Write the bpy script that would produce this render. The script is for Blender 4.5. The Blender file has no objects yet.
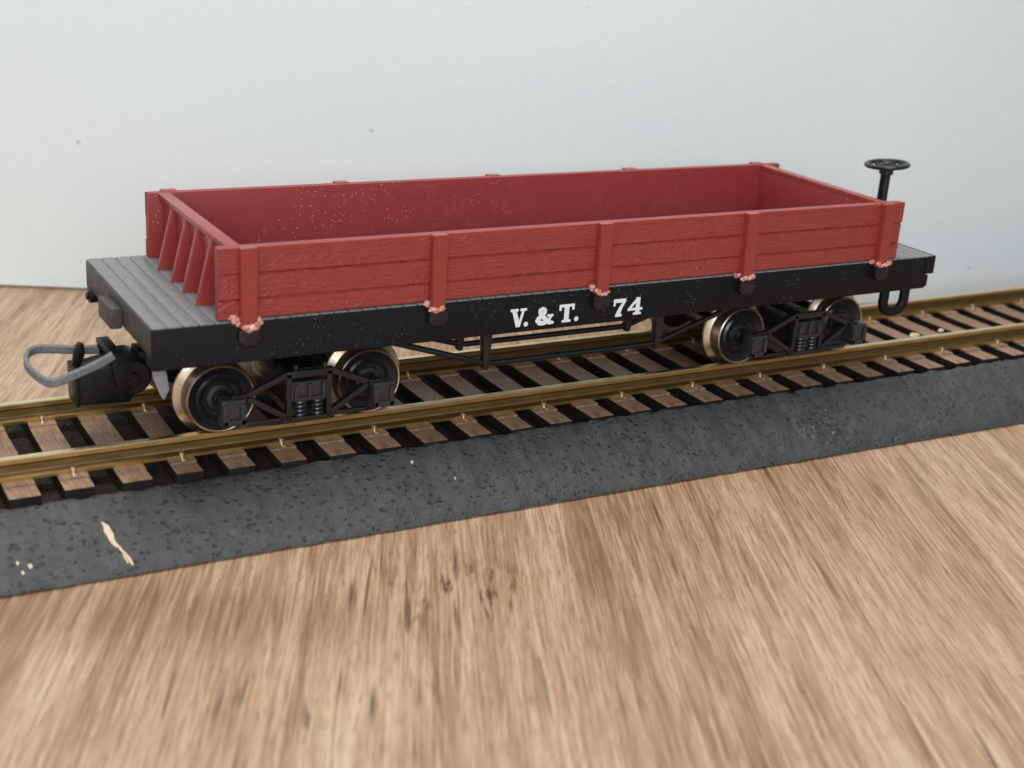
import bpy, bmesh, math, random
import numpy as np
from mathutils import Vector, Matrix, noise

random.seed(7)
sc = bpy.context.scene
COL = sc.collection
S = 0.1                    # 1 Blender unit = 1 cm; all shapes below are written in mm
ZT = 25.8                  # deck top of the wagon above the tabletop (mm)
W, L = 30.75, 122.1        # wagon width, length
CY = W / 2                 # track centre line
H = 8.74                   # height of the box sides
ZR = -16.3                 # rail top
# ------------------------------------------------------------------ materials
def new_mat(name):
    m = bpy.data.materials.new(name); m.use_nodes = True
    nt = m.node_tree
    return m, nt, nt.nodes['Principled BSDF']

class G:
    """tiny node-graph helper"""
    def __init__(s, nt): s.nt = nt; s.N = nt.nodes; s.K = nt.links
    def link(s, a, b): s.K.new(a, b)
    def node(s, t, **kw):
        n = s.N.new(t)
        for k, v in kw.items(): setattr(n, k, v)
        return n
    def coord(s, scale=(1, 1, 1), rot=(0, 0, 0), src='Object'):
        tc = s.node('ShaderNodeTexCoord'); mp = s.node('ShaderNodeMapping')
        mp.inputs['Scale'].default_value = scale; mp.inputs['Rotation'].default_value = rot
        s.link(tc.outputs[src], mp.inputs['Vector']); return mp.outputs[0]
    def noise(s, vec, scale=5, detail=3, rough=.5, dist=0.0):
        n = s.node('ShaderNodeTexNoise'); n.inputs['Scale'].default_value = scale
        n.inputs['Detail'].default_value = detail; n.inputs['Roughness'].default_value = rough
        n.inputs['Distortion'].default_value = dist
        s.link(vec, n.inputs['Vector']); return n.outputs['Fac']
    def voro(s, vec, scale=5, feature='F1', rnd=1.0):
        n = s.node('ShaderNodeTexVoronoi'); n.feature = feature
        n.inputs['Scale'].default_value = scale; n.inputs['Randomness'].default_value = rnd
        s.link(vec, n.inputs['Vector']); return n
    def ramp(s, fac, pts):
        n = s.node('ShaderNodeValToRGB'); el = n.color_ramp.elements
        while len(el) < len(pts): el.new(.5)
        for e, (p, c) in zip(el, pts):
            e.position = p; e.color = (c, c, c, 1) if not isinstance(c, tuple) else (*c, 1)
        s.link(fac, n.inputs[0]); return n.outputs[0]
    def mix(s, fac, a, b, mode='MIX'):
        n = s.node('ShaderNodeMix', data_type='RGBA', blend_type=mode)
        for sock, v in ((n.inputs[0], fac), (n.inputs[6], a), (n.inputs[7], b)):
            if isinstance(v, (int, float)): sock.default_value = v
            elif isinstance(v, tuple): sock.default_value = (*v, 1)
            else: s.link(v, sock)
        return n.outputs[2]
    def math(s, op, a, b=0.0):
        n = s.node('ShaderNodeMath', operation=op)
        for sock, v in ((n.inputs[0], a), (n.inputs[1], b)):
            if isinstance(v, (int, float)): sock.default_value = v
            else: s.link(v, sock)
        return n.outputs[0]
    def bump(s, h, strength=.3, dist=.01, prev=None):
        n = s.node('ShaderNodeBump'); n.inputs['Strength'].default_value = strength
        n.inputs['Distance'].default_value = dist; s.link(h, n.inputs['Height'])
        if prev is not None: s.link(prev, n.inputs['Normal'])
        return n.outputs[0]

def black_plastic(name, base=(.012, .012, .014), rough=.42, specks=.0, coat=.0, spec=.5):
    m, nt, b = new_mat(name); g = G(nt)
    v = g.coord()
    n = g.noise(v, 30, 4)
    c = g.mix(g.ramp(n, [(.3, 0.), (.75, 1.)]), base, tuple(x * 1.9 for x in base))
    if specks:
        vo = g.voro(v, 26)
        dens = g.ramp(g.noise(v, 2.2, 2), [(.48, 0.), (.62, 1.)])
        k = g.ramp(vo.outputs['Distance'], [(.0, 1.), (.12, 1.), (.2, 0.)])
        sel = g.ramp(vo.outputs['Color'], [(.60, 0.), (.66, 1.)])
        f = g.math('MULTIPLY', g.math('MULTIPLY', k, sel), g.math('MULTIPLY', dens, specks))
        c = g.mix(f, c, (.42, .40, .38))
    g.link(c, b.inputs['Base Color'])
    r = g.ramp(g.noise(v, 12, 3), [(.3, rough - .08), (.7, rough + .12)])
    g.link(r, b.inputs['Roughness'])
    b.inputs['Specular IOR Level'].default_value = spec
    b.inputs['Coat Weight'].default_value = coat
    g.link(g.bump(g.noise(v, 120, 3), .12, .004), b.inputs['Normal'])
    return m

def red_plastic(name, base, grain, specks, rough=.42):
    m, nt, b = new_mat(name); g = G(nt)
    v = g.coord()
    n = g.noise(v, 6, 4)
    c = g.mix(n, tuple(x * .84 for x in base), tuple(x * 1.14 for x in base))
    vo = g.voro(v, 17)
    dens = g.ramp(g.noise(g.coord((1, 1, 1.2)), 1.1, 3), [(.44, 0.), (.66, 1.)])
    k = g.ramp(vo.outputs['Distance'], [(.0, 1.), (.12, 1.), (.20, 0.)])
    sel = g.ramp(vo.outputs['Color'], [(.50, 0.), (.60, 1.)])
    f = g.math('MULTIPLY', g.math('MULTIPLY', k, sel), g.math('MULTIPLY', dens, specks))
    c = g.mix(f, c, (.72, .50, .46))
    g.link(c, b.inputs['Base Color'])
    b.inputs['Roughness'].default_value = rough
    b.inputs['Specular IOR Level'].default_value = .4
    if grain:
        # moulded wood figure: contour lines of a stretched noise field
        vs = g.coord((.16, 1, 1.0))
        fld = g.noise(vs, 3.0, 3, .45, .5)
        rings = g.math('SINE', g.math('MULTIPLY', fld, 150.0))
        fine = g.noise(g.coord((.06, 1, 1)), 34, 3)
        h1 = g.bump(g.ramp(rings, [(.0, 0.), (.75, 1.)]), .5, .013)
        h2 = g.bump(fine, .7, .014, h1)
        g.link(h2, b.inputs['Normal'])
    else:
        g.link(g.bump(g.noise(v, 45, 4), .14, .006), b.inputs['Normal'])
    return m

M = {}
M['frame'] = black_plastic('black_frame_plastic', (.0040, .0040, .0050), .45, specks=.5, spec=.22)
M['deck'] = black_plastic('dark_grey_deck_plastic', (.135, .137, .138), .46)
M['beam'] = black_plastic('brownish_black_beam', (.042, .039, .037), .48, spec=.35)
M['axlebox'] = black_plastic('dark_grey_moulded_fittings', (.016, .016, .018), .30, spec=.6)
M['steel'] = black_plastic('grey_bracket', (.17, .17, .18), .4)
M['bogie'] = black_plastic('black_bogie_plastic', (.0055, .0055, .007), .30, spec=.55)
M['coupler'] = black_plastic('black_coupler_plastic', (.003, .003, .0035), .36, spec=.28)
M['coupler_loop'] = black_plastic('dark_grey_loop_metal', (.12, .12, .125), .40)
M['red_grain'] = red_plastic('red_moulded_planks', (.315, .046, .039), True, .5, .40)
M['red'] = red_plastic('red_plastic', (.31, .045, .039), False, .5, .30)
M['red_in'] = red_plastic('red_plastic_inside', (.30, .036, .036), False, .6)

def glue():
    m, nt, b = new_mat('pale_pink_glue'); g = G(nt); v = g.coord()
    c = g.mix(g.ramp(g.noise(v, 22, 3), [(.35, 0.), (.7, 1.)]), (.50, .14, .10), (.84, .52, .43))
    g.link(c, b.inputs['Base Color']); b.inputs['Roughness'].default_value = .14
    b.inputs['Subsurface Weight'].default_value = .2; b.inputs['Subsurface Radius'].default_value = (.03, .012, .01)
    g.link(g.bump(g.noise(v, 30, 3), .5, .02), b.inputs['Normal']); return m
M['glue'] = glue()

def white_paint():
    m, nt, b = new_mat('white_lettering_paint'); g = G(nt); v = g.coord()
    c = g.mix(g.noise(v, 40, 3), (.72, .75, .78), (.86, .88, .90))
    g.link(c, b.inputs['Base Color']); b.inputs['Roughness'].default_value = .5; return m
M['paint'] = white_paint()

def metal(name, base, rough, dirt=None, dirt_scale=14):
    m, nt, b = new_mat(name); g = G(nt); v = g.coord()
    n = g.noise(g.coord((.25, 1, 1)), dirt_scale, 4)
    b.inputs['Metallic'].default_value = 1
    if dirt:
        c = g.mix(g.ramp(n, [(.40, 0.), (.72, .8)]), base, dirt); g.link(c, b.inputs['Base Color'])
        g.link(g.ramp(n, [(.3, rough), (.8, min(1, rough + .25))]), b.inputs['Roughness'])
        g.link(g.bump(n, .15, .006), b.inputs['Normal'])
    else:
        b.inputs['Base Color'].default_value = (*base, 1); b.inputs['Roughness'].default_value = rough
    return m
M['nickel'] = metal('worn_nickel_tyre', (.62, .49, .38), .27, (.48, .36, .27), 9)
M['brass'] = metal('tarnished_brass_rail', (.66, .46, .19), .27, (.34, .22, .09))
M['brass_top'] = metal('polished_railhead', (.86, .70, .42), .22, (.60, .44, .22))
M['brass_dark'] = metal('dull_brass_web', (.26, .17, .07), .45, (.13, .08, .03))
M['brass_axle'] = metal('brass_axle', (.75, .58, .30), .3)
M['spike'] = metal('bright_spike', (.80, .66, .52), .35)

def sleeper_mat():
    m, nt, b = new_mat('brown_sleeper_plastic'); g = G(nt)
    v = g.coord((1, .16, 1))
    n = g.noise(v, 24, 5, .7); big = g.noise(g.coord(src='Object'), 1.3, 2)
    oi = g.node('ShaderNodeObjectInfo')
    c = g.mix(g.ramp(n, [(.3, 0.), (.7, 1.)]), (.070, .032, .019), (.44, .265, .160))
    c = g.mix(g.ramp(big, [(.4, 0.), (.65, .5)]), c, (.36, .24, .16))
    c = g.mix(g.math('MULTIPLY', oi.outputs['Random'], .45), c, (.15, .072, .042))
    g.link(c, b.inputs['Base Color'])
    b.inputs['Roughness'].default_value = .52
    g.link(g.bump(n, .5, .02), b.inputs['Normal']); return m
M['sleeper'] = sleeper_mat()
M['sleeper_shade'] = black_plastic('shade_black_sleeper_sides', (.008, .006, .005), .7, spec=.2)  # shade between the sleepers put into the colour of their sides and ends

def roadbed_mat():
    m, nt, b = new_mat('dark_grey_painted_foam'); g = G(nt); v = g.coord()
    pits = g.voro(g.coord((.75, 1, 1)), 13)
    pit = g.ramp(pits.outputs['Distance'], [(.0, 0.), (.22, .25), (.40, 1.)])
    selp = g.ramp(g.noise(v, 9, 2), [(.47, 1.), (.58, 0.)])     # where pits stay closed
    pitm = g.math('MAXIMUM', pit, selp)
    n = g.noise(v, 3, 5, .6)
    c = g.mix(g.ramp(n, [(.3, 0.), (.7, 1.)]), (.030, .030, .031), (.052, .052, .052))
    c = g.mix(g.math('SUBTRACT', 1.0, pitm), c, (.006, .006, .007))
    sp = g.voro(v, 9)
    k = g.ramp(sp.outputs['Distance'], [(.0, 1.), (.06, 1.), (.10, 0.)])
    sel = g.ramp(sp.outputs['Color'], [(.80, 0.), (.85, .8)])
    c = g.mix(g.math('MULTIPLY', k, sel), c, (.45, .43, .40))
    g.link(c, b.inputs['Base Color'])
    g.link(g.ramp(g.noise(v, 7, 4), [(.3, .30), (.7, .50)]), b.inputs['Roughness'])
    gp = g.node('ShaderNodeVectorMath', operation='DISTANCE'); gc = g.coord((1, .9, .6))
    g.link(gc, gp.inputs[0]); gp.inputs[1].default_value = (.84, -1.92, .10)
    gm = g.math('MULTIPLY', g.ramp(gp.outputs['Value'], [(.15, 1.), (.55, 0.)]), g.ramp(g.noise(v, 5, 3), [(.42, 0.), (.55, 1.)]))
    grit = g.noise(v, 16, 3, .6)
    c2 = g.mix(g.math('MULTIPLY', gm, g.ramp(grit, [(.60, 0.), (.68, .8)])), c, (.42, .41, .40))
    c2 = g.mix(g.math('MULTIPLY', gm, g.ramp(grit, [(.36, .8), (.45, 0.)])), c2, (.015, .015, .016))
    g.link(c2, b.inputs['Base Color'])
    h1 = g.bump(pitm, .5, .03); h1 = g.bump(g.math('MULTIPLY', gm, grit), 1.0, .06, h1); h2 = g.bump(g.noise(v, 28, 5, .65), .5, .03, h1)
    g.link(h2, b.inputs['Normal']); return m
M['roadbed'] = roadbed_mat()

def ballast_mat():
    m, nt, b = new_mat('dark_brown_ballast_glue'); g = G(nt); v = g.coord()
    n = g.noise(v, 18, 5, .7)
    c = g.mix(g.ramp(n, [(.35, 0.), (.68, 1.)]), (.006, .005, .005), (.045, .030, .021))
    sp = g.voro(v, 14)
    f = g.math('MULTIPLY', g.ramp(sp.outputs['Distance'], [(0, 1.), (.1, 1.), (.16, 0.)]),
               g.ramp(sp.outputs['Color'], [(.74, 0.), (.78, 1.)]))
    c = g.mix(f, c, (.30, .25, .20))
    g.link(c, b.inputs['Base Color']); b.inputs['Roughness'].default_value = .8; b.inputs['Specular IOR Level'].default_value = .2
    g.link(g.bump(n, .8, .05), b.inputs['Normal']); return m
M['ballast'] = ballast_mat()

def chip_mat():
    m, nt, b = new_mat('bare_pale_foam'); g = G(nt); v = g.coord()
    c = g.mix(g.noise(v, 12, 4), (.55, .42, .24), (.78, .66, .46))
    g.link(c, b.inputs['Base Color']); b.inputs['Roughness'].default_value = .7
    g.link(g.bump(g.noise(v, 20, 4), .5, .03), b.inputs['Normal']); return m
M['chip'] = chip_mat()

GRAIN = math.atan2(0.434, 0.901)      # grain runs this far from +Y towards +X
def table_mat():
    m, nt, b = new_mat('oak_laminate'); g = G(nt)
    def gv(sx, sy, off=(0, 0, 0)):
        tc = g.node('ShaderNodeTexCoord')
        mp = g.node('ShaderNodeMapping'); mp.inputs['Rotation'].default_value = (0, 0, GRAIN)
        mp.inputs['Location'].default_value = off
        m2 = g.node('ShaderNodeMapping'); m2.inputs['Scale'].default_value = (sx, sy, 1)
        g.link(tc.outputs['Object'], mp.inputs['Vector']); g.link(mp.outputs[0], m2.inputs['Vector'])
        return m2.outputs[0]
    tcz = g.node('ShaderNodeTexCoord')
    def zone(p, rx, ry, lo=.35, hi=1.0):
        """soft elongated area of the board around tabletop point p (cm), ry along the grain"""
        mp = g.node('ShaderNodeMapping'); mp.vector_type = 'TEXTURE'
        mp.inputs['Location'].default_value = (p[0], p[1], 0); mp.inputs['Rotation'].default_value = (0, 0, -GRAIN)
        mp.inputs['Scale'].default_value = (rx, ry, 1)
        g.link(tcz.outputs['Object'], mp.inputs['Vector'])
        ln = g.node('ShaderNodeVectorMath', operation='LENGTH'); g.link(mp.outputs[0], ln.inputs[0])
        return g.ramp(ln.outputs['Value'], [(lo, 1.), (hi, 0.)])
    f1 = g.noise(gv(25, .80), 1.0, 4, .6, .2)           # fine fibres
    f2 = g.noise(gv(9, .34, (3, 1, 0)), 1.0, 4, .64, .9)   # streaks
    f3 = g.noise(gv(1.3, .09, (1.7, 5, 0)), 1.0, 4, .55, .8)  # board-wide bands
    pore = g.noise(gv(38, 2.6, (2, 4, 0)), 1.0, 3, .6, .2)
    k = g.math('ADD', g.math('MULTIPLY', f1, .36), g.math('ADD', g.math('MULTIPLY', f2, .36), g.math('MULTIPLY', f3, .28)))
    c = g.node('ShaderNodeValToRGB'); el = c.color_ramp.elements
    for q in range(3): el.new(.5)
    for e, (p, col) in zip(el, [(.34, (.130, .066, .032)), (.425, (.275, .160, .082)), (.495, (.400, .250, .150)), (.56, (.505, .345, .222)), (.65, (.60, .45, .31))]):
        e.position = p; e.color = (*col, 1)
    g.link(k, c.inputs[0]); c = c.outputs[0]
    c = g.mix(g.ramp(pore, [(.34, .55), (.48, 0.)]), c, (.17, .095, .052))
    # a brown grain band, plus the wagon's soft shade painted beside the roadbed
    hz = g.math('MAXIMUM', zone((7.7, 1.3), 3.4, 2.6), g.math('MAXIMUM', zone((4.8, -2.2), .35, 3.0), zone((-1.0, -1.6), 4.0, 1.0)))
    hz = g.math('MULTIPLY', hz, g.ramp(f2, [(.35, .75), (.62, .2)]))
    c = g.mix(hz, c, (.205, .112, .058))
    # dark cracks lying along the grain
    crack = g.noise(gv(7.5, .40, (4, 7, 0)), 1.0, 2, .45, .6)
    cz = g.ramp(g.noise(gv(.30, .16, (2, 3, 0)), 1.0, 2), [(.40, 0.), (.56, 1.)])
    c = g.mix(g.math('MULTIPLY', g.ramp(crack, [(.66, 0.), (.72, .7)]), cz), c, (.070, .038, .022))
    for p, rx, ry in (((-.45, -3.75), .055, .75), ((1.55, -2.3), .06, .55), ((.9, -4.35), .05, .5), ((3.0, -2.0), .05, .6), ((8.5, -.9), .05, 1.3), ((6.1, -1.7), .04, .9)):
        rag = g.ramp(f1, [(.36, 0.), (.50, 1.)])
        c = g.mix(g.math('MULTIPLY', g.math('MULTIPLY', zone(p, rx, ry, .2, 1.), rag), .85), c, (.075, .040, .024))
    # a scatter of dark knotty marks
    kn = g.noise(gv(7.0, .95, (6, 1.3, 0)), 1.0, 3, .62, .3)
    kz = g.math('MAXIMUM', zone((2.75, -2.75), 1.3, 1.1, .3, 1.), g.math('MULTIPLY', zone((6.3, -.2), 1.0, 1.0), .5))
    c = g.mix(g.math('MULTIPLY', g.ramp(kn, [(.53, 0.), (.62, .9)]), kz), c, (.060, .032, .020))
    g.link(c, b.inputs['Base Color'])
    g.link(g.ramp(f2, [(.25, .30), (.75, .42)]), b.inputs['Roughness'])
    b.inputs['Specular IOR Level'].default_value = .5
    h1 = g.bump(f1, .22, .02); h2 = g.bump(pore, .18, .012, h1)
    g.link(h2, b.inputs['Normal']); return m
M['table'] = table_mat()

def card_mat():
    m, nt, b = new_mat('white_card'); g = G(nt); v = g.coord()
    n = g.noise(v, .25, 3)
    c = g.mix(n, (.83, .875, .88), (.86, .895, .895))
    c = g.mix(g.ramp(g.noise(g.coord((.15, 1, 1.6)), 14, 4, .6), [(.35, .10), (.65, 0.)]), c, (.60, .63, .64))
    sp = g.voro(g.coord((1, 1, 1), (math.pi / 2, 0, 0)), .40); sp.voronoi_dimensions = '2D'
    f = g.math('MULTIPLY', g.ramp(sp.outputs['Distance'], [(0, 1.), (.008, .9), (.020, 0.)]),
               g.ramp(sp.outputs['Color'], [(.40, 0.), (.55, .6)]))
    f = g.math('MULTIPLY', f, g.ramp(g.noise(g.coord((1, 1, .6)), 11, 3, .6), [(.44, 0.), (.54, 1.)]))
    c = g.mix(f, c, (.30, .32, .34))
    g.link(c, b.inputs['Base Color']); b.inputs['Roughness'].default_value = .42
    g.link(g.bump(g.noise(v, 9, 5, .65), .16, .03), b.inputs['Normal']); return m
M['card'] = card_mat()

# ------------------------------------------------------------------ geometry helpers (mm)
LOC = {}
def wpos(p): return Vector((p[0] * S, p[1] * S, (p[2] + ZT) * S))

class MB:
    def __init__(s): s.bm = bmesh.new(); s.mats = []; s.mi = 0
    def mat(s, m):
        if m not in s.mats: s.mats.append(m)
        s.mi = s.mats.index(m); return s
    def _tag(s, geom):
        for f in geom:
            if isinstance(f, bmesh.types.BMFace): f.material_index = s.mi
    def box(s, x0, x1, y0, y1, z0, z1, bev=.08, rot=None, seg=2):
        t = bmesh.new()
        bmesh.ops.create_cube(t, size=1)
        bmesh.ops.scale(t, vec=(abs(x1 - x0), abs(y1 - y0), abs(z1 - z0)), verts=t.verts)
        if bev > 0:
            bmesh.ops.bevel(t, geom=t.edges[:], offset=bev, segments=seg, affect='EDGES', profile=.6)
        if rot is not None: bmesh.ops.transform(t, matrix=rot, verts=t.verts)
        bmesh.ops.translate(t, vec=((x0 + x1) / 2, (y0 + y1) / 2, (z0 + z1) / 2), verts=t.verts)
        s.merge(t); return s
    def merge(s, t, smooth=False):
        mp = {v: s.bm.verts.new(v.co) for v in t.verts}
        for f in t.faces:
            try: nf = s.bm.faces.new([mp[v] for v in f.verts])
            except ValueError: continue
            nf.material_index = s.mi; nf.smooth = smooth or f.smooth
        t.free()
    def prism(s, poly, axis, a, b, bev=.06):
        """poly: 2-D points; axis 0: (y,z) extruded in x, 1: (x,z) in y, 2: (x,y) in z"""
        t = bmesh.new()
        def P(u, v, w): return (w, u, v) if axis == 0 else (u, w, v) if axis == 1 else (u, v, w)
        lo = [t.verts.new(P(u, v, a)) for u, v in poly]; hi = [t.verts.new(P(u, v, b)) for u, v in poly]
        t.faces.new(lo); t.faces.new(hi[::-1]); n = len(poly)
        for i in range(n): t.faces.new((lo[i], hi[i], hi[(i + 1) % n], lo[(i + 1) % n])[::-1])
        bmesh.ops.recalc_face_normals(t, faces=t.faces)
        if bev > 0: bmesh.ops.bevel(t, geom=t.edges[:], offset=bev, segments=2, affect='EDGES', profile=.6)
        s.merge(t); return s
    def sweep(s, pts, prof, closed=False, up=(0, 0, 1), smooth=True, caps=True):
        """sweep a closed 2-D profile (side, up) along 3-D points"""
        pts = [Vector(p) for p in pts]; n = len(pts); rings = []
        for i, p in enumerate(pts):
            a = pts[(i - 1) % n] if (i or closed) else pts[0]
            b = pts[(i + 1) % n] if (i < n - 1 or closed) else pts[-1]
            d = (b - a).normalized(); u = Vector(up)
            sd = d.cross(u)
            if sd.length < 1e-4: sd = d.cross(Vector((0, 1, 0)))
            sd.normalize(); uu = sd.cross(d).normalized()
            pr = prof(i / max(1, n - 1)) if callable(prof) else prof
            rings.append([s.bm.verts.new(p + sd * q[0] + uu * q[1]) for q in pr])
        m = len(rings[0])
        for i in range(n if closed else n - 1):
            A, B = rings[i], rings[(i + 1) % n]
            for j in range(m):
                f = s.bm.faces.new((A[j], A[(j + 1) % m], B[(j + 1) % m], B[j])); f.material_index = s.mi; f.smooth = smooth
        if not closed and caps:
            for R, fl in ((rings[0], 1), (rings[-1], 0)):
                f = s.bm.faces.new(R[::-1] if fl else R); f.material_index = s.mi
        return s
    def tube(s, pts, r, seg=12, closed=False, up=(0, 0, 1)):
        return s.sweep(pts, circ(r, seg), closed, up)
    def cyl(s, p0, p1, r, seg=24, r2=None, bev=.0):
        p0, p1 = Vector(p0), Vector(p1); d = (p1 - p0)
        r2 = r if r2 is None else r2
        prof = [(0, 0), (r - bev, 0), (r, bev), (r2, d.length - bev), (r2 - bev, d.length), (0, d.length)] if bev else [(0, 0), (r, 0), (r2, d.length), (0, d.length)]
        return s.lathe(prof, p0, d.normalized(), seg)
    def lathe(s, prof, origin, axis, seg=40, smooth_all=False):
        """prof: (radius, distance along axis)"""
        ax = Vector(axis).normalized(); t = Vector((0, 0, 1)) if abs(ax.z) < .9 else Vector((1, 0, 0))
        e1 = ax.cross(t).normalized(); e2 = ax.cross(e1); o = Vector(origin)
        rings = []
        for r, h in prof:
            if r < 1e-6: rings.append([s.bm.verts.new(o + ax * h)])
            else: rings.append([s.bm.verts.new(o + ax * h + e1 * (r * math.cos(2 * math.pi * k / seg)) + e2 * (r * math.sin(2 * math.pi * k / seg))) for k in range(seg)])
        for A, B in zip(rings, rings[1:]):
            for k in range(seg):
                k2 = (k + 1) % seg
                vs = [A[k % len(A)], A[k2 % len(A)], B[k2 % len(B)], B[k % len(B)]]
                u = []
                for v in vs:
                    if v not in u: u.append(v)
                if len(u) >= 3:
                    f = s.bm.faces.new(u); f.material_index = s.mi; f.smooth = True
        return s
    def build(s, name, mat=None, parent=None, loc=None, label=None, smooth_angle=35):
        if loc is None: loc = LOC[parent.name] if parent else (0, 0, 0)
        bm = s.bm
        bmesh.ops.recalc_face_normals(bm, faces=bm.faces)
        for v in bm.verts: v.co = (v.co - Vector(loc)) * S
        me = bpy.data.meshes.new(name); bm.to_mesh(me); bm.free()
        for m in (s.mats or [mat]): me.materials.append(M[m])
        me.polygons.foreach_set('use_smooth', [True] * len(me.polygons))
        me.set_sharp_from_angle(angle=math.radians(smooth_angle))
        o = bpy.data.objects.new(name, me); COL.objects.link(o)
        place(o, loc, parent)
        if label: o['label'] = label
        return o

def circ(r, seg=12):
    if isinstance(r, tuple): rx, ry = r
    else: rx = ry = r
    return [(rx * math.cos(2 * math.pi * k / seg), ry * math.sin(2 * math.pi * k / seg)) for k in range(seg)]
def rrect(w, h, c=.12):
    w, h = w / 2, h / 2; c = min(c, w * .7, h * .7)
    return [(w - c, -h), (w, -h + c), (w, h - c), (w - c, h), (-w + c, h), (-w, h - c), (-w, -h + c), (-w + c, -h)]

def place(o, loc, parent):
    LOC[o.name] = tuple(loc)
    if parent:
        o.parent = parent; p = LOC[parent.name]
        o.location = [(loc[i] - p[i]) * S for i in range(3)]
    else: o.location = wpos(loc)

def empty(name, loc, label, cat, group=None):
    o = bpy.data.objects.new(name, None); o.empty_display_size = .5; COL.objects.link(o)
    place(o, loc, None); o['label'] = label; o['category'] = cat
    if group: o['group'] = group
    return o
def dup(o, loc, parent, rotz=None):
    c = o.copy(); COL.objects.link(c); place(c, loc, parent)
    if rotz is not None: c.rotation_euler = (0, 0, rotz)
    src = LOC[o.name]
    for ch in o.children:
        d = ch.copy(); COL.objects.link(d); d.parent = c
        q = LOC[ch.name]; LOC[d.name] = tuple(loc[i] + q[i] - src[i] for i in range(3))
        d.location = ch.location.copy()
    return c

# ------------------------------------------------------------------ setting: tabletop, card
mb = MB(); mb.box(-420, 520, -300, 460, -ZT - 22, -ZT, .8)
t = mb.build('tabletop', 'table', None, (0, 0, -ZT)); t['kind'] = 'structure'
t['label'] = 'oak laminate tabletop with dark grain streaks under the track'

# card: stands on the table, slightly bowed
mb = MB(); n = 80; hz = 190
KP = [Vector(p) for p in ((-220, 211), (-150, 179), (0, 109), (60, 81), (110, 59.5), (148, 50.5), (190, 46), (300, 44), (380, 44))]
def card_xy(u):
    t = u * (len(KP) - 3); i = min(int(t), len(KP) - 4); t -= i; a, b, c, d = KP[i:i + 4]
    return .5 * ((2 * b) + (c - a) * t + (2 * a - 5 * b + 4 * c - d) * t * t + (3 * b - a - 3 * c + d) * t ** 3)
rows = []
for k in range(2):
    grid = []
    for j in range(9):
        r = []
        for i in range(n + 1):
            u = i / n; p = card_xy(u); q_ = card_xy(min(1, u + .01)) - card_xy(max(0, u - .01)); nv = Vector((-q_.y, q_.x)).normalized(); p = p + nv * ((0 if k == 0 else 1.2) + 6 * (j / 8) ** 1.3)
            z = -ZT + .15 + hz * j / 8 + (.5 * abs(math.sin(u * 5.3)) if j == 0 else 0)
            r.append(mb.bm.verts.new((p.x, p.y, z)))
        grid.append(r)
    rows.append(grid)
f0, f1 = rows
for j in range(8):
    for i in range(n):
        mb.bm.faces.new((f0[j][i], f0[j][i + 1], f0[j + 1][i + 1], f0[j + 1][i]))
        mb.bm.faces.new((f1[j][i], f1[j + 1][i], f1[j + 1][i + 1], f1[j][i + 1]))
for i in range(n):
    mb.bm.faces.new((f0[0][i], f1[0][i], f1[0][i + 1], f0[0][i + 1]))
    mb.bm.faces.new((f0[8][i], f0[8][i + 1], f1[8][i + 1], f1[8][i]))
for j in range(8):
    mb.bm.faces.new((f0[j][0], f0[j + 1][0], f1[j + 1][0], f1[j][0]))
    mb.bm.faces.new((f0[j][n], f1[j][n], f1[j + 1][n], f0[j + 1][n]))
o = mb.build('backdrop_card', 'card', None, (60, 90, -ZT))
o['label'] = 'large plain white card standing upright behind the wagon as a backdrop'; o['category'] = 'card'

# ------------------------------------------------------------------ roadbed strip
X0, X1 = -60.0, 250.0
def front_line(x):   # y of the front bottom edge
    return -9.2 - .016 * (x + 19) + .22 * noise.noise((x * .06, 3, 0)) + .12 * noise.noise((x * .35, 7, 0))
def top_line(x):     # y of the front top edge, ragged where the paint climbs to the sleepers
    base = 1.15 - 1.25 * sm(0, 30, x) - .5 * sm(70, 140, x)
    return base + .45 * noise.noise((x * .22, 11, 0)) + .35 * noise.noise((x * .8, 5, 0))
def sm(a, b, x): t = min(1, max(0, (x - a) / (b - a))); return t * t * (3 - 2 * t)
def edge_z(x): return -20.1 + .72 * sm(0, 30, x) + .22 * noise.noise((x * .45, 21, 0)) + .12 * noise.noise((x * 1.2, 25, 0))
mb = MB(); mb.mat('roadbed'); mb.mat('ballast')
NX = 720; prof_n = 26; cols = []
ztop = -20.55
for i in range(NX + 1):
    x = X0 + (X1 - X0) * i / NX; yb, yt = front_line(x), top_line(x)
    c = [(x, yb + .75, -ZT + .02), (x, yb + .7, -ZT + .38)]
    for k in range(prof_n + 1):
        s_ = k / prof_n
        y = yb + (yt - yb) * s_; z = -ZT + .45 + (edge_z(x) + ZT - .45) * (s_ ** .90)
        if s_ > .82: z -= .9 * (s_ - .82) ** 2 / .18 * .35
        if s_ < .04: z -= .12 * (1 - s_ / .04)
        d = .10 * noise.noise((x * .5, y * .5, z * .5)) + .10 * noise.noise((x * 1.3, y * 1.3, z)) + .05 * noise.noise((x * 3.1, y * 3.1, z * 3))
        c.append((x, y - d * .4, max(-ZT + .02, z + d)))
    for k in range(1, 41):
        y = yt + (33.5 - yt) * (k / 40) ** 1.3
        d = .14 * noise.noise((x * .7, y * .7, 4)) + .10 * noise.noise((x * 2.2, y * 2.2, 9))
        e_ = max(0, 1 - (y - yt) / 1.6); c.append((x, y, (ztop - .12) * (1 - e_) + (edge_z(x) - .1) * e_ + d))
    c.append((x, 40.5, -ZT + .02))
    cols.append([mb.bm.verts.new(p) for p in c])
for a, b in zip(cols, cols[1:]):
    for j in range(len(a) - 1):
        f = mb.bm.faces.new((a[j], b[j], b[j + 1], a[j + 1])); f.material_index = 0 if j <= prof_n + 1 or j == len(a) - 2 else 1
for c in (cols[0], cols[-1]): mb.bm.faces.new(c)
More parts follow.
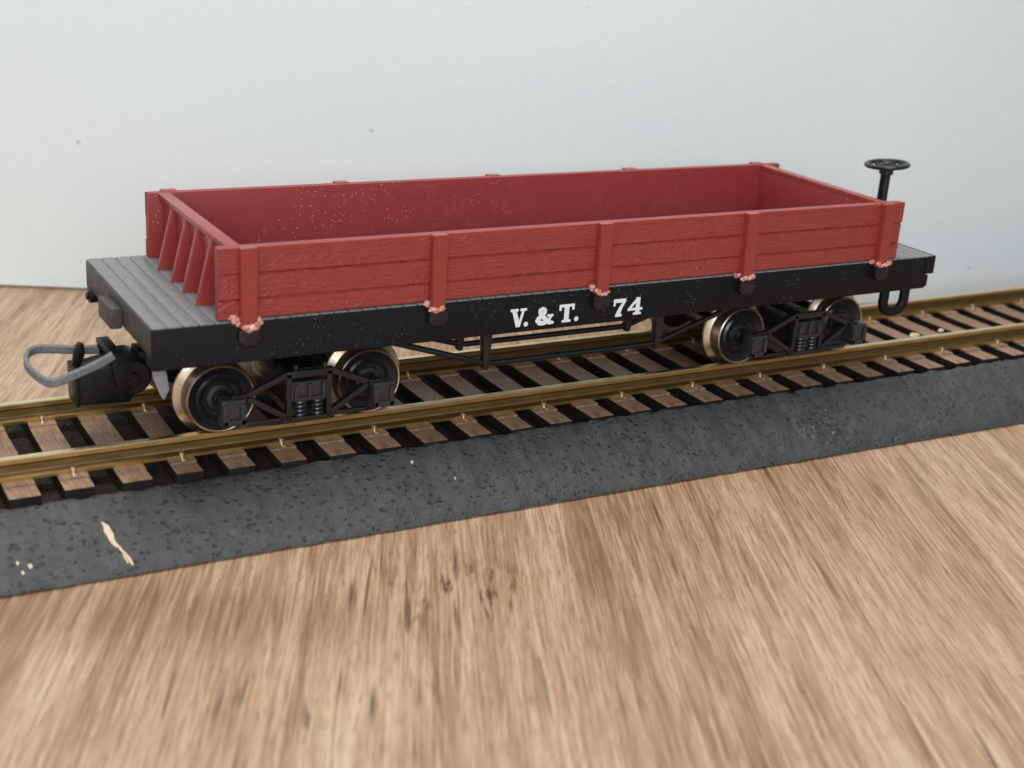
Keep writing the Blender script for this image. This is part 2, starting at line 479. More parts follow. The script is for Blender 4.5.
road = mb.build('roadbed_strip', None, None, (90, CY, -ZT), smooth_angle=60)
road['label'] = 'dark grey painted foam strip with sloping side carrying the track'; road['category'] = 'roadbed'

def on_slope(x, y):
    yb, yt = front_line(x), top_line(x)
    s_ = (y - yb) / (yt - yb); return -ZT + .45 + (edge_z(x) + ZT - .45) * (s_ ** .90)
def flake(cx, cy, pts, th=.12):
    mb = MB(); ring = []; top = []
    for dx, dy in pts:
        x, y = cx + dx, cy + dy; z = on_slope(x, y)
        ring.append(mb.bm.verts.new((x, y, z - .1))); top.append(mb.bm.verts.new((x, y - .1, z + th)))
    nn = len(pts); mb.bm.faces.new(top)
    for i in range(nn): mb.bm.faces.new((ring[i], ring[(i + 1) % nn], top[(i + 1) % nn], top[i]))
    return mb
fl = [(-.25, 3.2), (.05, 2.9), (.42, 2.5), (.50, 1.9), (.66, 1.2), (.55, .7), (.62, .2), (.80, -.2), (.55, -.5), (.25, -.1), (.0, .5), (-.10, 1.2), (-.30, 1.8), (-.18, 2.4)]
flake(-6.7, -5.7, fl).build('bare_patch', 'chip', road, label='pale bare scrape in the dark paint')
for fl in ([(.75, -.05), (1.0, -.4), (1.25, -1.2), (1.1, -1.35), (.85, -.8), (.68, -.35)], [(1.15, -.9), (1.42, -1.3), (1.75, -2.1), (1.85, -2.9), (1.6, -2.8), (1.45, -2.2), (1.25, -1.7)], [(.95, -1.2), (1.2, -1.6), (1.4, -2.5), (1.25, -2.6), (1.05, -1.9)]):
    flake(-6.75, -5.7, fl, .08).build('bare_patch', 'chip', road)
for cx, cy, r in ((-16.9, -6.0, .20), (-15.7, -6.6, .25), (-16.6, -7.2, .18), (37.2, -5.3, .14), (32.5, -2.2, .18)):
    pts = [(r * (.7 + .5 * random.random()) * math.cos(a), 1.3 * r * (.7 + .5 * random.random()) * math.sin(a)) for a in [k * math.pi / 4 for k in range(8)]]
    flake(cx, cy, pts, .08).build('bare_patch', 'chip', road)

# ------------------------------------------------------------------ track
track = empty('model_track', (90, CY, -20.8), 'straight model railway track with brass rails on brown sleepers', 'track')
def rail_profile():   # (offset across, height above foot bottom)
    return [(-1.25, 0), (1.25, 0), (1.25, .38), (.42, .62), (.30, .8), (.30, 1.55), (.52, 1.85), (.52, 2.36), (.40, 2.5),
            (-.40, 2.5), (-.52, 2.36), (-.52, 1.85), (-.30, 1.55), (-.30, .8), (-.42, .62), (-1.25, .38)]
for sgn in (-1, 1):
    yc = CY + sgn * (8.25 + .52)
    mb = MB(); pr = [(yc + a, ZR - 2.5 + b) for a, b in rail_profile()]
    mb.prism(pr, 0, X0 + 6, X1 - 6, bev=0)
    bmesh.ops.bevel(mb.bm, geom=[e for e in mb.bm.edges if abs((e.verts[0].co - e.verts[1].co).x) > 10 and e.calc_face_angle(0) > .5], offset=.06, segments=2, affect='EDGES')
    mb.mat('brass'); mb.mat('brass_dark'); mb.mat('brass_top'); mb.bm.normal_update()
    for fc in mb.bm.faces:
        z = fc.calc_center_median().z - (ZR - 2.5)
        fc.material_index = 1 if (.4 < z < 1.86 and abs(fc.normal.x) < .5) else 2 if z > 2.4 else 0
    mb.build('rail', None, track, smooth_angle=25)
PITCH = 6.455; TX = -8.2
def sm(a, b, x): t = min(1, max(0, (x - a) / (b - a))); return t * t * (3 - 2 * t)
def sleeper_mesh(xc, seed):
    rr = random.Random(seed)
    mb = MB(); e0, e1 = rr.uniform(-.22, .22) - 1.3 * sm(0, 28, xc), rr.uniform(-.25, .25)
    z0, z1 = -20.75, -19.05; w = rr.uniform(-.1, .12)
    mb.prism([(-1.78 - w, z0), (1.78 + w, z0), (1.72 + w, z1), (-1.72 - w, z1)], 1, CY - 14.1 + e0, CY + 14.1 + e1, .10)
    for sgn in (-1, 1):       # raised rail seats
        yc = CY + sgn * 8.77
        mb.box(-1.70 - w, 1.70 + w, yc - 2.5, yc + 2.1, z1 - .12, ZR - 2.505, .05)
    mb.mat('sleeper'); mb.mat('sleeper_shade'); mb.bm.normal_update()
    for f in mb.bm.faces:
        f.material_index = 1 if max(abs(f.normal.x), abs(f.normal.y)) > .75 and f.calc_center_median().z < -19.0 else 0  # sides and ends take the painted-shade material
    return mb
mb = MB()
mb.cyl((0, 0, -.3), (0, 0, .55), .26, 12, .22, .08); mb.box(-.28, .28, -.1, .62, .34, .66, .1); mb.box(-.27, .27, -.95, -.3, -.32, .16, .1)
spk_bm = mb; spk = None
def put_spikes(sl, xc, k):
    out = []
    if k % 2 == 0:
        out = [(xc + .1, CY - 10.15, ZR - 2.42, 0), (xc + .1, CY + 8.77 - 1.4, ZR - 2.42, 0)]
    return out
for k in range(-7, 36):
    xc = TX + PITCH * k + random.uniform(-.12, .12)
    mb = sleeper_mesh(xc, k)
    for v in mb.bm.verts: v.co.x += xc
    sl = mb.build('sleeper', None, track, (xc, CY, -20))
    sl.rotation_euler = (0, 0, random.uniform(-.012, .012))
    for (a, b, c, r) in put_spikes(sl, xc, k):
        if spk is None:
            for v in spk_bm.bm.verts: v.co += Vector((a, b, c))
            spk = spk_bm.build('spike', 'spike', sl, (a, b, c))
        else:
            q = spk.copy(); COL.objects.link(q); place(q, (a, b, c), sl)

def crumb(name, p, r, label, seed):
    t = bmesh.new(); bmesh.ops.create_icosphere(t, subdivisions=3, radius=1)
    for v in t.verts:
        d = 1 + .35 * noise.noise(v.co * 1.3 + Vector((seed, 0, 0))) + .12 * noise.noise(v.co * 4)
        v.co = Vector((v.co.x * r[0], v.co.y * r[1], v.co.z * r[2])) * d + Vector(p)
    mb = MB(); mb.merge(t, True); o = mb.build(name, 'chip', None, p); o['label'] = label; o['category'] = 'crumb'
    return o
crumb('crumb', (135.9, 13.6, -18.8), (1.0, .6, .42), 'larger pale tan crumb on a sleeper beyond the wagon, nearer its stirrup', 2)
crumb('crumb', (142.9, 14.3, -18.85), (.55, .45, .33), 'smaller tan crumb on a sleeper farther right along the empty track', 5)

# ------------------------------------------------------------------ wagon
wagon = empty('flat_wagon', (L / 2, CY, ZR), 'red low-sided model railway wagon on a black underframe lettered V. & T. 74', 'wagon')
# deck of cross planks
PL = 1.86; nP = int(round(L / PL)); PL = L / nP
mb = MB()
for i in range(nP):
    a = i * PL + .09; b = (i + 1) * PL - .09
    mb.prism([(a, -.15), (b, -.15), (b, -.06), (b - .10, 0), (a + .10, 0), (a, -.06)], 1, -.24 + random.uniform(0, .06), W + .24 - random.uniform(0, .06), 0)
mb.box(.1, L - .1, .3, W - .3, -1.1, -.14, 0)
mb.build('deck', 'deck', wagon)
# side sills
def sill(y0, y1):
    mb = MB()
    poly = [(.0, -.16), (L - 1.3, -.16), (L - 1.3, -3.0), (L - .4, -3.1), (L - .35, -4.7), (L - 1.0, -5.2), (.2, -5.2), (.0, -5.0)]
    mb.prism(poly, 1, y0, y1, .10)
    return mb
sill(-.12, 2.4).build('side_sill', 'frame', wagon)
sill(W - 2.4, W + .12).build('side_sill', 'frame', wagon)
# end beams
mb = MB(); mb.box(-.12, 1.5, .15, W - .15, -3.5, -.17, .10)
eb = mb.build('end_beam', 'beam', wagon)
mb = MB(); mb.box(-1.5, -.05, 12.6, 18.6, -3.9, -1.3, .15)
mb.build('buffer_block', 'beam', eb)
for yy, zz in ((20.4, -4.3), (28.2, -4.2)):
    mb = MB(); mb.cyl((-.5, yy, zz), (2.2, yy, zz), .95, 20, bev=.15); mb.cyl((-.8, yy, zz), (-.5, yy, zz), .5, 16, bev=.1)
    mb.build('bolt', 'bogie', eb)
mb = MB(); mb.box(.0, 1.4, 19.6, 22.0, -5.0, -3.3, .3); mb.build('bracket', 'bogie', eb)
mb = MB(); mb.box(L - 1.4, L + .5, -.35, W + .35, -2.9, -.02, .28, seg=3); mb.build('end_beam', 'frame', wagon)
# centre sills and bolsters (seen in the gaps below)
mb = MB()
for y0 in (10.5, 18.2): mb.box(3, L - 3, y0, y0 + 2, -5.6, -.9, .1)
for xx in (20.9, 103.3): mb.box(xx - 3, xx + 3, 2.6, W - 2.6, -6.1, -3.2, .15)
for xx in (45.2, 73.0): mb.box(xx - 1.1, xx + 1.1, 2.4, W - 2.4, -5.4, -3.0, .1)
mb.build('centre_sill', 'frame', wagon)
# box sides of three moulded planks
BX0, BX1 = 7.86, 114.46; ZP = [0.0, 2.42, 5.50, H]
def side(y0, y1, sgn):
    """outer face is stepped into planks with V grooves"""
    mb = MB(); yo = y0 if sgn < 0 else y1; yi = y1 if sgn < 0 else y0; d = -1 if sgn < 0 else 1
    mb.mat('red_grain')
    for i in range(3):
        za, zb = ZP[i], ZP[i + 1]; g_ = .19
        ends = [(-.02, .0), (.05, -.12), (0, .0)][i]
        poly = [(yi, za), (yi, zb)] if False else None
        pr = [(yo - d * .5, za), (yo - d * .26, za + .001), (yo, za + g_), (yo, zb - g_ * (1 if i < 2 else .4)), (yo - d * .26, zb - .001), (yo - d * .5, zb)]
        mb.prism(pr, 0, BX0 + ends[0], BX1 + ends[1] - [.12, .05, 0][i], 0)
    mb.mat('red_in')
    ya, yb = sorted((yo - d * .3, yi))
    mb.box(BX0 + .06, BX1 - .16, ya, yb, .0, H - .02, .07)
    return mb
side(.12, 1.45, -1).build('side_board', None, wagon)
side(W - 1.45, W - .12, 1).build('side_board', None, wagon)
# stakes, each with a pocket on the sill and a glue blob
def stake_bm(sgn, xc, lean=0):
    yo = .12 if sgn < 0 else W - .12; d = -1 if sgn < 0 else 1
    mb = MB()
    tp = H + (.05 if sgn > 0 else .03)
    w1, w0 = 1.06, .95
    t = bmesh.new()
    def q(x, z, dep): return t.verts.new((xc + x, yo + d * dep, z))
    d0, d1 = 1.12, .95
    v = [q(-w0, -.9, -.3), q(w0, -.9, -.3), q(w0, -.9, d0), q(-w0, -.9, d0), q(-w1, tp, -.5), q(w1, tp, -.5), q(w1, tp, d1), q(-w1, tp, d1)]
    for ix in ((0, 1, 2, 3), (4, 7, 6, 5), (0, 4, 5, 1), (1, 5, 6, 2), (2, 6, 7, 3), (3, 7, 4, 0)): t.faces.new([v[i] for i in ix])
    bmesh.ops.recalc_face_normals(t, faces=t.faces)
    bmesh.ops.bevel(t, geom=t.edges[:], offset=.10, segments=2, affect='EDGES')
    mb.merge(t); return mb
def blob(name, lumps, parent, seed):
    mb = MB()
    for (p, r) in lumps:
        t = bmesh.new(); bmesh.ops.create_icosphere(t, subdivisions=3, radius=1)
        for v in t.verts:
            dd = 1 + .40 * noise.noise(v.co * 1.6 + Vector((seed, p[0] * 3, p[2] * 3)))
            v.co = Vector((v.co.x * r[0], v.co.y * r[1], v.co.z * r[2])) * dd + Vector(p)
        mb.merge(t, True)
    return mb.build(name, 'glue', parent, smooth_angle=80)
SX_F = [11.3, 35.9, 60.35, 84.95, 110.75]; SX_R = [11.1, 35.8, 60.3, 84.95, 110.5]
BL = [[(-1.75, .55), (-1.45, -.05), (-.9, -.62), (-.1, -.82), (.6, -.78), (1.25, -.35), (1.6, .35)],
      [(-1.35, .35), (-1.2, -.25), (-.6, -.75), (.2, -.85), (.7, -.7)],
      [(-1.35, .25), (-1.15, -.2), (-.5, -.7), (.3, -.75), (.95, -.4)],
      [(-1.75, .05), (-1.2, -.25), (-.5, -.6), (.3, -.6), (.9, -.35), (1.5, -.2)],
      [(-1.8, .1), (-1.2, -.2), (-.4, -.5), (.4, -.45), (1.1, -.3), (1.9, -.5), (2.4, -.55)]]
def glue_lumps(path, xc, seed):
    rr = random.Random(seed); out = []
    for (a, b), (c, d) in zip(path, path[1:]):
        for k in range(4):
            t = k / 4; x, z = a + (c - a) * t, b + (d - b) * t
            dep = -.95 if abs(x) < 1.0 else -.15
            r = rr.uniform(.15, .36) * (1.15 if seed == 0 else .9)
            out.append(((xc + x + rr.uniform(-.12, .12), dep + rr.uniform(-.15, .12), z + rr.uniform(-.2, .2)), (r * rr.uniform(1.0, 1.7), r * .8, r * rr.uniform(.8, 1.25))))
    return out
for i, xc in enumerate(SX_F):
    st = stake_bm(-1, xc).build('stake', 'red', wagon)
    blob('glue_blob', glue_lumps(BL[i], xc, i), st, i * 3.1)
    mb = MB(); mb.prism([(xc - 1.3, -.95), (xc + 1.3, -.95), (xc + 1.3, -2.3), (xc + .8, -2.85), (xc - .8, -2.85), (xc - 1.3, -2.3)], 1, -1.15, -.02, .2)
    mb.build('stake_pocket', 'bogie', wagon)
for xc in SX_R:
    stake_bm(1, xc).build('stake', 'red', wagon)
    mb = MB(); mb.prism([(xc - 1.3, -.95), (xc + 1.3, -.95), (xc + 1.3, -2.3), (xc + .8, -2.85), (xc - .8, -2.85), (xc - 1.3, -2.3)], 1, W + .02, W + 1.15, .2)
    mb.build('stake_pocket', 'bogie', wagon)
# end boards with cap and gussets
def end_board(x_out, d, nG):
    """d = outward direction along x"""
    xa, xb = sorted((x_out, x_out - d * 1.0))
    mb = MB(); mb.box(xa, xb, 1.40, W - 1.40, .0, H - .65, .05)
    e = mb.build('end_board', 'red_in' if d > 0 else 'red', wagon)
    xa, xb = sorted((x_out + d * .55, x_out - d * 1.08))
    mb = MB(); mb.box(xa, xb, 1.42, W - 1.42, H - .70, H - .03, .10)
    mb.build('cap_rail', 'red', e)
    for yy in nG:
        mb = MB(); mb.prism([(x_out - d * .2, .02), (x_out + d * 2.35, .02), (x_out + d * 2.35, .35), (x_out + d * .5, H - .72), (x_out - d * .2, H - .72)], 1, yy - .32, yy + .32, .06)
        mb.build('gusset', 'red', e)
end_board(9.8, -1, (23.5, 17.5, 12.7, 7.2))
end_board(111.3, 1, (23.5, 17.5, 12.7, 7.2))

# ---- lettering: union of strokes as a signed-distance field, contoured into one flat mesh
def seg_d(P, a, b, w):                  # oriented box stroke, half width w
    a, b = np.array(a, float), np.array(b, float); d = b - a; ln = np.hypot(*d); u = d / ln; m = (a + b) / 2
    q = P - m; x = abs(q @ u) - ln / 2; y = abs(q @ np.array([-u[1], u[0]])) - w
    return np.hypot(np.maximum(x, 0), np.maximum(y, 0)) + np.minimum(np.maximum(x, y), 0)
def cap_d(P, a, b, ra, rb):
    a, b = np.array(a, float), np.array(b, float); d = b - a
    t = np.clip(((P - a) @ d) / (d @ d), 0, 1); return np.hypot(*(P - a - t[..., None] * d).transpose(2, 0, 1)) - (ra + (rb - ra) * t)
def poly_cap(P, pts):
    return np.min([cap_d(P, p[:2], q[:2], p[2], q[2]) for p, q in zip(pts, pts[1:])], axis=0)
def gl_V(P): return np.min([seg_d(P, (.20, .93), (.50, .02), .125), seg_d(P, (.80, .93), (.54, .02), .07), seg_d(P, (-.02, .94), (.46, .94), .06), seg_d(P, (.60, .94), (1.0, .94), .06), seg_d(P, (.44, .05), (.58, .05), .05)], axis=0)
def gl_T(P): return np.min([seg_d(P, (.42, .0), (.42, .98), .125), seg_d(P, (.0, .93), (.84, .93), .07), seg_d(P, (.055, .68), (.055, .95), .055), seg_d(P, (.785, .68), (.785, .95), .055), seg_d(P, (.18, .06), (.66, .06), .06)], axis=0)
def gl_dot(P): return np.hypot(P[..., 0] - .12, P[..., 1] - .12) - .125
def gl_amp(P):
    c = [(.80, .42, .05), (.66, .16, .07), (.44, .075, .10), (.22, .10, .12), (.10, .26, .12), (.19, .42, .11), (.36, .54, .09), (.47, .68, .08), (.45, .83, .085), (.33, .91, .085), (.21, .82, .10), (.23, .66, .10), (.40, .42, .105), (.58, .20, .115), (.74, .085, .10), (.90, .08, .07)]
    return np.min([poly_cap(P, c), seg_d(P, (.60, .49), (.92, .49), .055)], axis=0)
def gl_7(P): return np.min([seg_d(P, (.0, .90), (.76, .90), .10), seg_d(P, (.055, .62), (.055, .96), .055), poly_cap(P, [(.72, .88, .06), (.50, .55, .09), (.36, .25, .12), (.33, .12, .13)]), seg_d(P, (.16, .055), (.56, .055), .06)], axis=0)
def gl_4(P): return np.min([seg_d(P, (.58, .02), (.58, .98), .115), seg_d(P, (.06, .33), (.58, .96), .065), seg_d(P, (.0, .32), (.86, .32), .065), seg_d(P, (.34, .055), (.80, .055), .055)], axis=0)
def glyph(bm, fn, x, z, hgt, wid, y=-.16, nn=64):
    gx = np.linspace(-.12, 1.12, nn + 1); gz = np.linspace(-.12, 1.12, nn + 1)
    X, Z = np.meshgrid(gx, gz, indexing='ij'); D = fn(np.stack([X, Z], -1)) - .012
    cache = {}
    def vert(key, px, pz):
        if key not in cache: cache[key] = bm.verts.new((x + px * wid, y, z + pz * hgt))
        return cache[key]
    for i in range(nn):
        for j in range(nn):
            cs = [(i, j), (i + 1, j), (i + 1, j + 1), (i, j + 1)]; ds = [D[c] for c in cs]
            if min(ds) > 0: continue
            out = []
            for a in range(4):
                b = (a + 1) % 4
                if ds[a] <= 0: out.append(vert(cs[a], gx[cs[a][0]], gz[cs[a][1]]))
                if (ds[a] <= 0) != (ds[b] <= 0):
                    t = ds[a] / (ds[a] - ds[b]); k = tuple(sorted((cs[a], cs[b])))
                    out.append(vert(('e',) + k, gx[cs[a][0]] * (1 - t) + gx[cs[b][0]] * t, gz[cs[a][1]] * (1 - t) + gz[cs[b][1]] * t))
            if len(out) >= 3: bm.faces.new(out)
mb = MB(); mb.mat('paint')
for fn, x, z, wd in ((gl_V, 46.9, -4.42, 2.35), (gl_dot, 48.95, -4.45, 2.4), (gl_amp, 50.75, -4.48, 2.85), (gl_T, 54.3, -4.45, 2.75), (gl_dot, 56.75, -4.45, 2.4)):
    glyph(mb.bm, fn, x, z, 2.45, wd)
mb.build('lettering', None, wagon, label='white slab serif letters V. & T. on the black sill')
mb = MB(); mb.mat('paint')
for fn, x, z, wd in ((gl_7, 62.9, -4.45, 2.55), (gl_4, 65.3, -4.42, 2.75)):
    glyph(mb.bm, fn, x, z, 2.45, wd)
mb.build('painted_number', None, wagon, label='white slab serif number 74 on the black sill')

# ---- truss rods and queen posts
def qpost(x, y, top=-5.2, bot=-10.4):
    mb = MB(); mb.prism([(x - .75, top), (x + .75, top), (x + .42, bot + .3), (x + .25, bot), (x - .25, bot), (x - .42, bot + .3)], 1, y - .55, y + .55, .1)
    mb.box(x - 1.3, x + 1.3, y - .9, y + .9, top - .35, top + .2, .08)
    mb.build('queen_post', 'bogie', wagon)
for yy, zr_ in ((3.0, -10.25), (10.5, -10.0), (20.0, -10.0)):
    for xx in (45.2, 72.9): qpost(xx, yy, bot=zr_ - .75)
    mb = MB(); mb.tube([(30.0, yy, -5.4), (45.2, yy, zr_ + .1), (46.5, yy, zr_), (71.6, yy, zr_), (72.9, yy, zr_ + .1), (88.5, yy, -5.2)], .40, 10)
    mb.build('truss_rod', 'bogie', wagon)

# ---- brake wheel
BXW, BYW = 120.95, 11.5
mb = MB(); mb.cyl((BXW, BYW, -.2), (BXW, BYW, 11.0), .82, 20, .80, .05); mb.cyl((BXW, BYW, 10.4), (BXW, BYW, 11.6), 1.15, 20, 1.1, .15); mb.cyl((BXW, BYW, -.1), (BXW, BYW, .8), 1.3, 20, 1.1, .15)
mb.build('brake_staff', 'bogie', wagon)
mb = MB(); R = 3.15; pts = [(BXW + R * math.cos(a), BYW + R * math.sin(a), 11.95) for a in [2 * math.pi * k / 56 for k in range(56)]]
mb.sweep(pts, circ((.46, .36), 10), closed=True)
for k in range(6):
    a = 2 * math.pi * k / 6 + .3; q = []
    for s_ in range(7):
        r = .5 + (R - .6) * s_ / 6; aa = a + .30 * math.sin(s_ / 6 * math.pi)
        q.append((BXW + r * math.cos(aa), BYW + r * math.sin(aa), 11.85 - .18 * math.sin(s_ / 6 * math.pi)))
    mb.sweep(q, circ((.36, .26), 8))
mb.cyl((BXW, BYW, 11.35), (BXW, BYW, 12.3), .95, 20, .7, .15)
bmesh.ops.rotate(mb.bm, cent=(BXW, BYW, 11.9), matrix=Matrix.Rotation(math.radians(-5), 3, Vector((.48, .81, 0))), verts=mb.bm.verts)
mb.build('brake_wheel', 'bogie', wagon)

# ---- stirrup step, right front corner, and the bracket left at the other corner
def stirrup(x0, x1, y, bot):
    mb = MB(); r = 1.7; pts = [(x0, y, -4.9), (x0 + .05, y, bot + r + .6)]
    for k in range(7):
        a = math.pi + k / 6 * math.pi / 2; pts.append((x0 + r + r * math.cos(a), y, bot + r + r * math.sin(a)))
    for k in range(7):
        a = 1.5 * math.pi + k / 6 * math.pi / 2; pts.append((x1 - r + r * math.cos(a), y, bot + r + r * math.sin(a)))
    pts += [(x1, y, bot + r + .6), (x1, y, -4.9)]
    mb.sweep(pts, rrect(1.5, 1.15, .25), up=(0, 1, 0)); return mb
stirrup(114.0, 118.3, .9, -8.75).build('stirrup_step', 'frame', wagon)
mb = MB(); mb.prism([(.7, -4.9), (2.2, -4.9), (2.75, -8.6), (2.1, -9.9), (1.7, -9.3), (.9, -7.1)], 1, 2.7, 3.2, .08)
mb.build('corner_bracket', 'steel', wagon)

# ---- bogies
AZ = -11.9; WB = 9.9
def bogie(xc):
    mb = MB(); mb.box(xc - 2.3, xc + 2.3, 4.6, W - 4.6, -12.4, -8.9, .2); mb.cyl((xc, CY, -9), (xc, CY, -6), 3.2, 24); mb.box(xc - 1.6, xc + 1.6, 5.2, W - 5.2, -14.2, -12.2, .15)
    bg = mb.build('bogie', 'bogie', wagon, (xc, CY, ZR))
    for sgn in (-1, 1):
        yo = CY + sgn * 12.7; d = sgn
        ya, yb = sorted((yo, yo - d * 1.0))
        mb = MB()
        def bar(p, q, w=.52, y0=ya, y1=yb):
            p, q = Vector((p[0], 0, p[1])), Vector((q[0], 0, q[1])); dd = (q - p).normalized(); nn = Vector((-dd.z, 0, dd.x)) * w
            a, b, c, e = p - nn, q - nn, q + nn, p + nn
            mb.prism([(xc + v.x, v.z) for v in (a, b, c, e)], 1, y0, y1, .08)
        def bar2(p, q, w=.30): bar(p, q, w, min(yo, yo - d * .85), max(yo, yo - d * .85) if False else max(yo, yo - d * .85))
        mb.box(xc - 3.1, xc + 3.1, ya, yb, -9.1, -8.2, .12)                     # top bar
        for s_ in (-1, 1):
            bar((s_ * 2.8, -8.5), (s_ * 8.2, -10.85), .36); bar((s_ * 8.1, -10.95), (s_ * 2.8, -14.3), .36)
            bar((s_ * 7.9, -10.95), (s_ * 10.0, -10.95), .42)
            mb.box(xc + s_ * 2.65 - .34, xc + s_ * 2.65 + .34, ya, yb, -14.6, -8.5, .08)  # columns
            mb.box(xc + s_ * 5.4 - 2.6, xc + s_ * 5.4 + 2.6, ya + .25, yb - .25, -14.75, -14.2, .08)
        mb.box(xc - 3.4, xc + 3.4, ya, yb, -15.0, -14.3, .10)                     # spring plank
        sf = mb.build('side_frame', 'bogie', bg)
        # bolster end with three ribs
        yf = yo + d * .15; ys = sorted((yf, yf - d * 1.2))
        mb = MB(); mb.box(xc - 2.3, xc + 2.3, ys[0] + .22, ys[1] - .15, -12.1, -9.7, .08)
        for q in (-1.8, 0, 1.8): mb.box(xc + q - .26, xc + q + .26, ys[0] - .22, ys[1] + .22, -11.8, -9.9, .1)
        mb.box(xc - 2.1, xc + 2.1, ys[0] - .12, ys[1] + .12, -12.1, -11.65, .08)
        mb.build('bolster_end', 'axlebox', bg)
        for q in (-1.15, 1.15):
            mb = MB(); yc = yo - d * .35; pts = [(xc + q + .62 * math.cos(a), yc + .62 * math.sin(a), -14.3 + 2.2 * a / (2 * math.pi * 4)) for a in [k * 2 * math.pi / 14 for k in range(57)]]
            mb.tube(pts, .19, 8); mb.cyl((xc + q, yc, -14.4), (xc + q, yc, -12), .4, 12)
            mb.build('coil_spring', 'axlebox', bg)
        for s_ in (-1, 1):
            xa = xc + s_ * WB; yb_ = sorted((yo + d * .55, yo - d * 1.6))
            mb = MB(); mb.box(xa - 1.5, xa + 1.5, yb_[0], yb_[1], -14.15, -10.8, .18)
            yq = sorted((yo + d * .85, yo + d * .4))
            mb.box(xa - 1.42, xa - .75, yq[0], yq[1], -14.05, -11.3, .12); mb.box(xa + .75, xa + 1.42, yq[0], yq[1], -14.05, -11.3, .12); mb.box(xa - 1.42, xa + 1.42, yq[0], yq[1], -14.1, -13.3, .12)
            mb.build('axle_box', 'axlebox', bg)
    for s_ in (-1, 1):
        xa = xc - .4 + s_ * WB
        mb = MB(); mb.cyl((xa, 6.6, AZ), (xa, W - 6.6, AZ), .95, 20); mb.cyl((xa, CY - 4.5, AZ), (xa, CY + 4.5, AZ), 1.4, 20, bev=.2)
        mb.build('axle', 'bogie', bg)
        for sgn in (-1, 1):
            d = (0, -sgn, 0)                       # from outer face towards track centre
            o = (xa, CY + sgn * 9.6, AZ)
            mb = MB()
            mb.lathe([(3.98, .35), (4.12, .05), (4.24, 0), (4.36, .12), (4.42, 1.75), (4.50, 2.0), (4.9, 2.25), (5.38, 2.45), (5.46, 2.6), (5.38, 2.8), (5.0, 2.9), (3.75, 2.7), (3.98, .35)], o, d, 64)
            mb.build('tyre', 'nickel', bg)
            mb = MB()
            mb.lathe([(0, -.35), (.9, -.35), (1.1, -.1), (1.15, .35), (1.7, .5), (1.85, .7), (2.35, .72), (2.7, .5), (3.0, .75), (3.4, .62), (4.02, .28), (3.8, 2.5), (1.3, 2.3), (0, 2.3)], o, d, 48)
            for k in range(8):
                a = 2 * math.pi * k / 8 + .2
                mb.cyl((o[0] + 2.05 * math.cos(a), o[1] - sgn * .8, o[2] + 2.05 * math.sin(a)), (o[0] + 2.05 * math.cos(a), o[1] - sgn * .45, o[2] + 2.05 * math.sin(a)), .2, 8)
            mb.build('wheel_disc', 'bogie', bg)
    # brake beam stubs and bolts on top
    for q in (-1.6, 2.2):
        mb = MB(); mb.cyl((xc + q, 3.4, -9), (xc + q, 3.4, -7.5), .33, 10, bev=.1); mb.build('frame_bolt', 'bogie', bg)
    return bg
bogie(20.35); bogie(101.25)

# ---- coupler at the left end
mb = MB()
mb.prism([(-5.6, -13.3), (.6, -13.6), (1.4, -12.4), (1.2, -8.4), (-.2, -8.1), (-2.2, -8.6), (-5.6, -9.2)], 1, 12.6, 17.6, .35)
mb.box(-6.0, -5.4, 12.4, 16.6, -13.4, -8.6, .2)
mb.cyl((1.0, 12.2, -10.2), (1.0, 18.4, -10.2), 2.35, 28, bev=.3)
cp = mb.build('coupler', 'coupler', wagon, (0, CY, -10))
mb = MB(); mb.box(2.0, 9, 13.6, 17.2, -9.6, -7.4, .2); mb.box(1.5, 5.2, 14.2, 16.6, -10.6, -8.6, .2); mb.build('shank', 'coupler', cp)
mb = MB(); mb.cyl((1.0, 11.7, -10.4), (1.0, 12.4, -10.4), .85, 20, bev=.12); mb.cyl((1.0, 11.5, -10.4), (1.0, 11.8, -10.4), .45, 14, bev=.08); mb.build('pin', 'coupler', cp)
def bez(ps, n=40):
    """Catmull-Rom through ps"""
    ps = [Vector(p) for p in ps]; out = []; P = [ps[0] * 2 - ps[1]] + ps + [ps[-1] * 2 - ps[-2]]
    for i in range(1, len(P) - 2):
        for k in range(8):
            t = k / 8; a, b, c, d = P[i - 1:i + 3]
            out.append(.5 * ((2 * b) + (c - a) * t + (2 * a - 5 * b + 4 * c - d) * t * t + (3 * b - a - 3 * c + d) * t ** 3))
    out.append(ps[-1]); return out
mb = MB()
loop = [(-1.4, 12.0, -7.0), (-3.2, 12.0, -7.9), (-5.6, 11.8, -8.7), (-8.0, 11.7, -9.45), (-9.2, 12.2, -9.6), (-10.4, 13.8, -9.0), (-10.9, 15.6, -8.3), (-10.4, 17.6, -7.75), (-9.1, 18.8, -7.6), (-7.2, 19.0, -7.8), (-4.5, 18.9, -8.15), (-1.2, 18.7, -8.4)]
mb.sweep(bez(loop), rrect(.6, 1.15, .2))
mb.build('coupling_loop', 'coupler_loop', cp)
mb = MB(); mb.box(-1.9, -.3, 11.75, 18.9, -7.35, -6.75, .2)
mb.prism([(-1.9, -6.9), (-.3, -6.9), (.6, -9.0), (.9, -11.4), (.1, -12.0), (-1.0, -11.6), (-1.5, -9.4)], 1, 11.75, 12.5, .2)
mb.prism([(-1.9, -6.9), (-.3, -6.9), (.6, -9.0), (.9, -11.4), (.1, -12.0), (-1.0, -11.6), (-1.5, -9.4)], 1, 18.2, 18.9, .2)
mb.build('strap', 'coupler', cp)
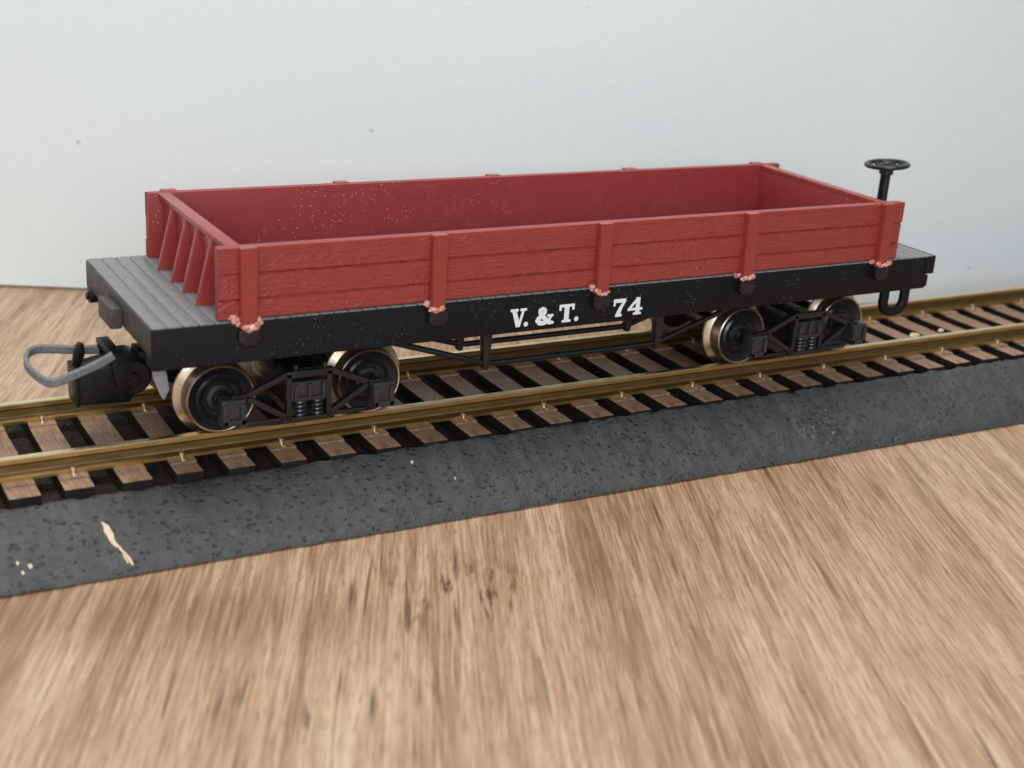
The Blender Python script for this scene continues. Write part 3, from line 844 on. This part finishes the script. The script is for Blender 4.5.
mb = MB(); mb.prism([(-6.1, -9.6), (-5.0, -9.4), (-4.2, -7.2), (-4.3, -6.0), (-4.9, -5.75), (-5.35, -6.3)], 1, 14.2, 15.2, .25)
mb.build('coupling_hook', 'coupler', cp)

# ------------------------------------------------------------------ lamps
wd = bpy.data.worlds.new('World'); sc.world = wd; wd.use_nodes = True
bgn = wd.node_tree.nodes['Background']; bgn.inputs[0].default_value = (.93, .97, 1, 1); bgn.inputs[1].default_value = .36
def area(name, loc, target, size, power, col):
    l = bpy.data.lights.new(name, 'AREA'); l.shape = 'RECTANGLE'; l.size, l.size_y = size[0] * S, size[1] * S
    l.energy = power; l.color = col
    o = bpy.data.objects.new(name, l); COL.objects.link(o); o.location = wpos(loc)
    o.rotation_euler = (wpos(target) - wpos(loc)).to_track_quat('-Z', 'Y').to_euler(); return o
area('ceiling_lamp', (60, 62, 520), (62, 30, 0), (380, 190), 24000, (1, .98, .945))
area('window_light', (-190, -520, 230), (60, 40, 10), (420, 260), 25500, (.90, .97, 1))

# ------------------------------------------------------------------ camera (solved from the photograph)
f, yaw, pitch, roll, cx, cy, cz = 1381.43, .53417, .34776, .070085, -39.951, -148.483, 50.1166
fw = Vector((math.sin(yaw) * math.cos(pitch), math.cos(yaw) * math.cos(pitch), -math.sin(pitch)))
r0 = Vector((math.cos(yaw), -math.sin(yaw), 0)); u0 = r0.cross(fw)
r_ = math.cos(roll) * r0 + math.sin(roll) * u0; u_ = -math.sin(roll) * r0 + math.cos(roll) * u0
cam = bpy.data.cameras.new('camera'); co = bpy.data.objects.new('camera', cam); COL.objects.link(co)
mw = Matrix((r_, u_, -fw)).transposed().to_4x4(); mw.translation = wpos((cx, cy, cz)); co.matrix_world = mw
cam.sensor_fit = 'HORIZONTAL'; cam.sensor_width = 36; cam.lens = f / 1024 * 36
cam.clip_start = .05; cam.clip_end = 500
cam.dof.use_dof = True; cam.dof.focus_distance = 18.9; cam.dof.aperture_fstop = cam.lens * 1e-3 / .145
sc.camera = co
sc.view_settings.view_transform = 'Standard'; sc.view_settings.look = 'None'
sc.view_settings.exposure = 0; sc.view_settings.gamma = 1
sc.cycles.max_bounces = 8
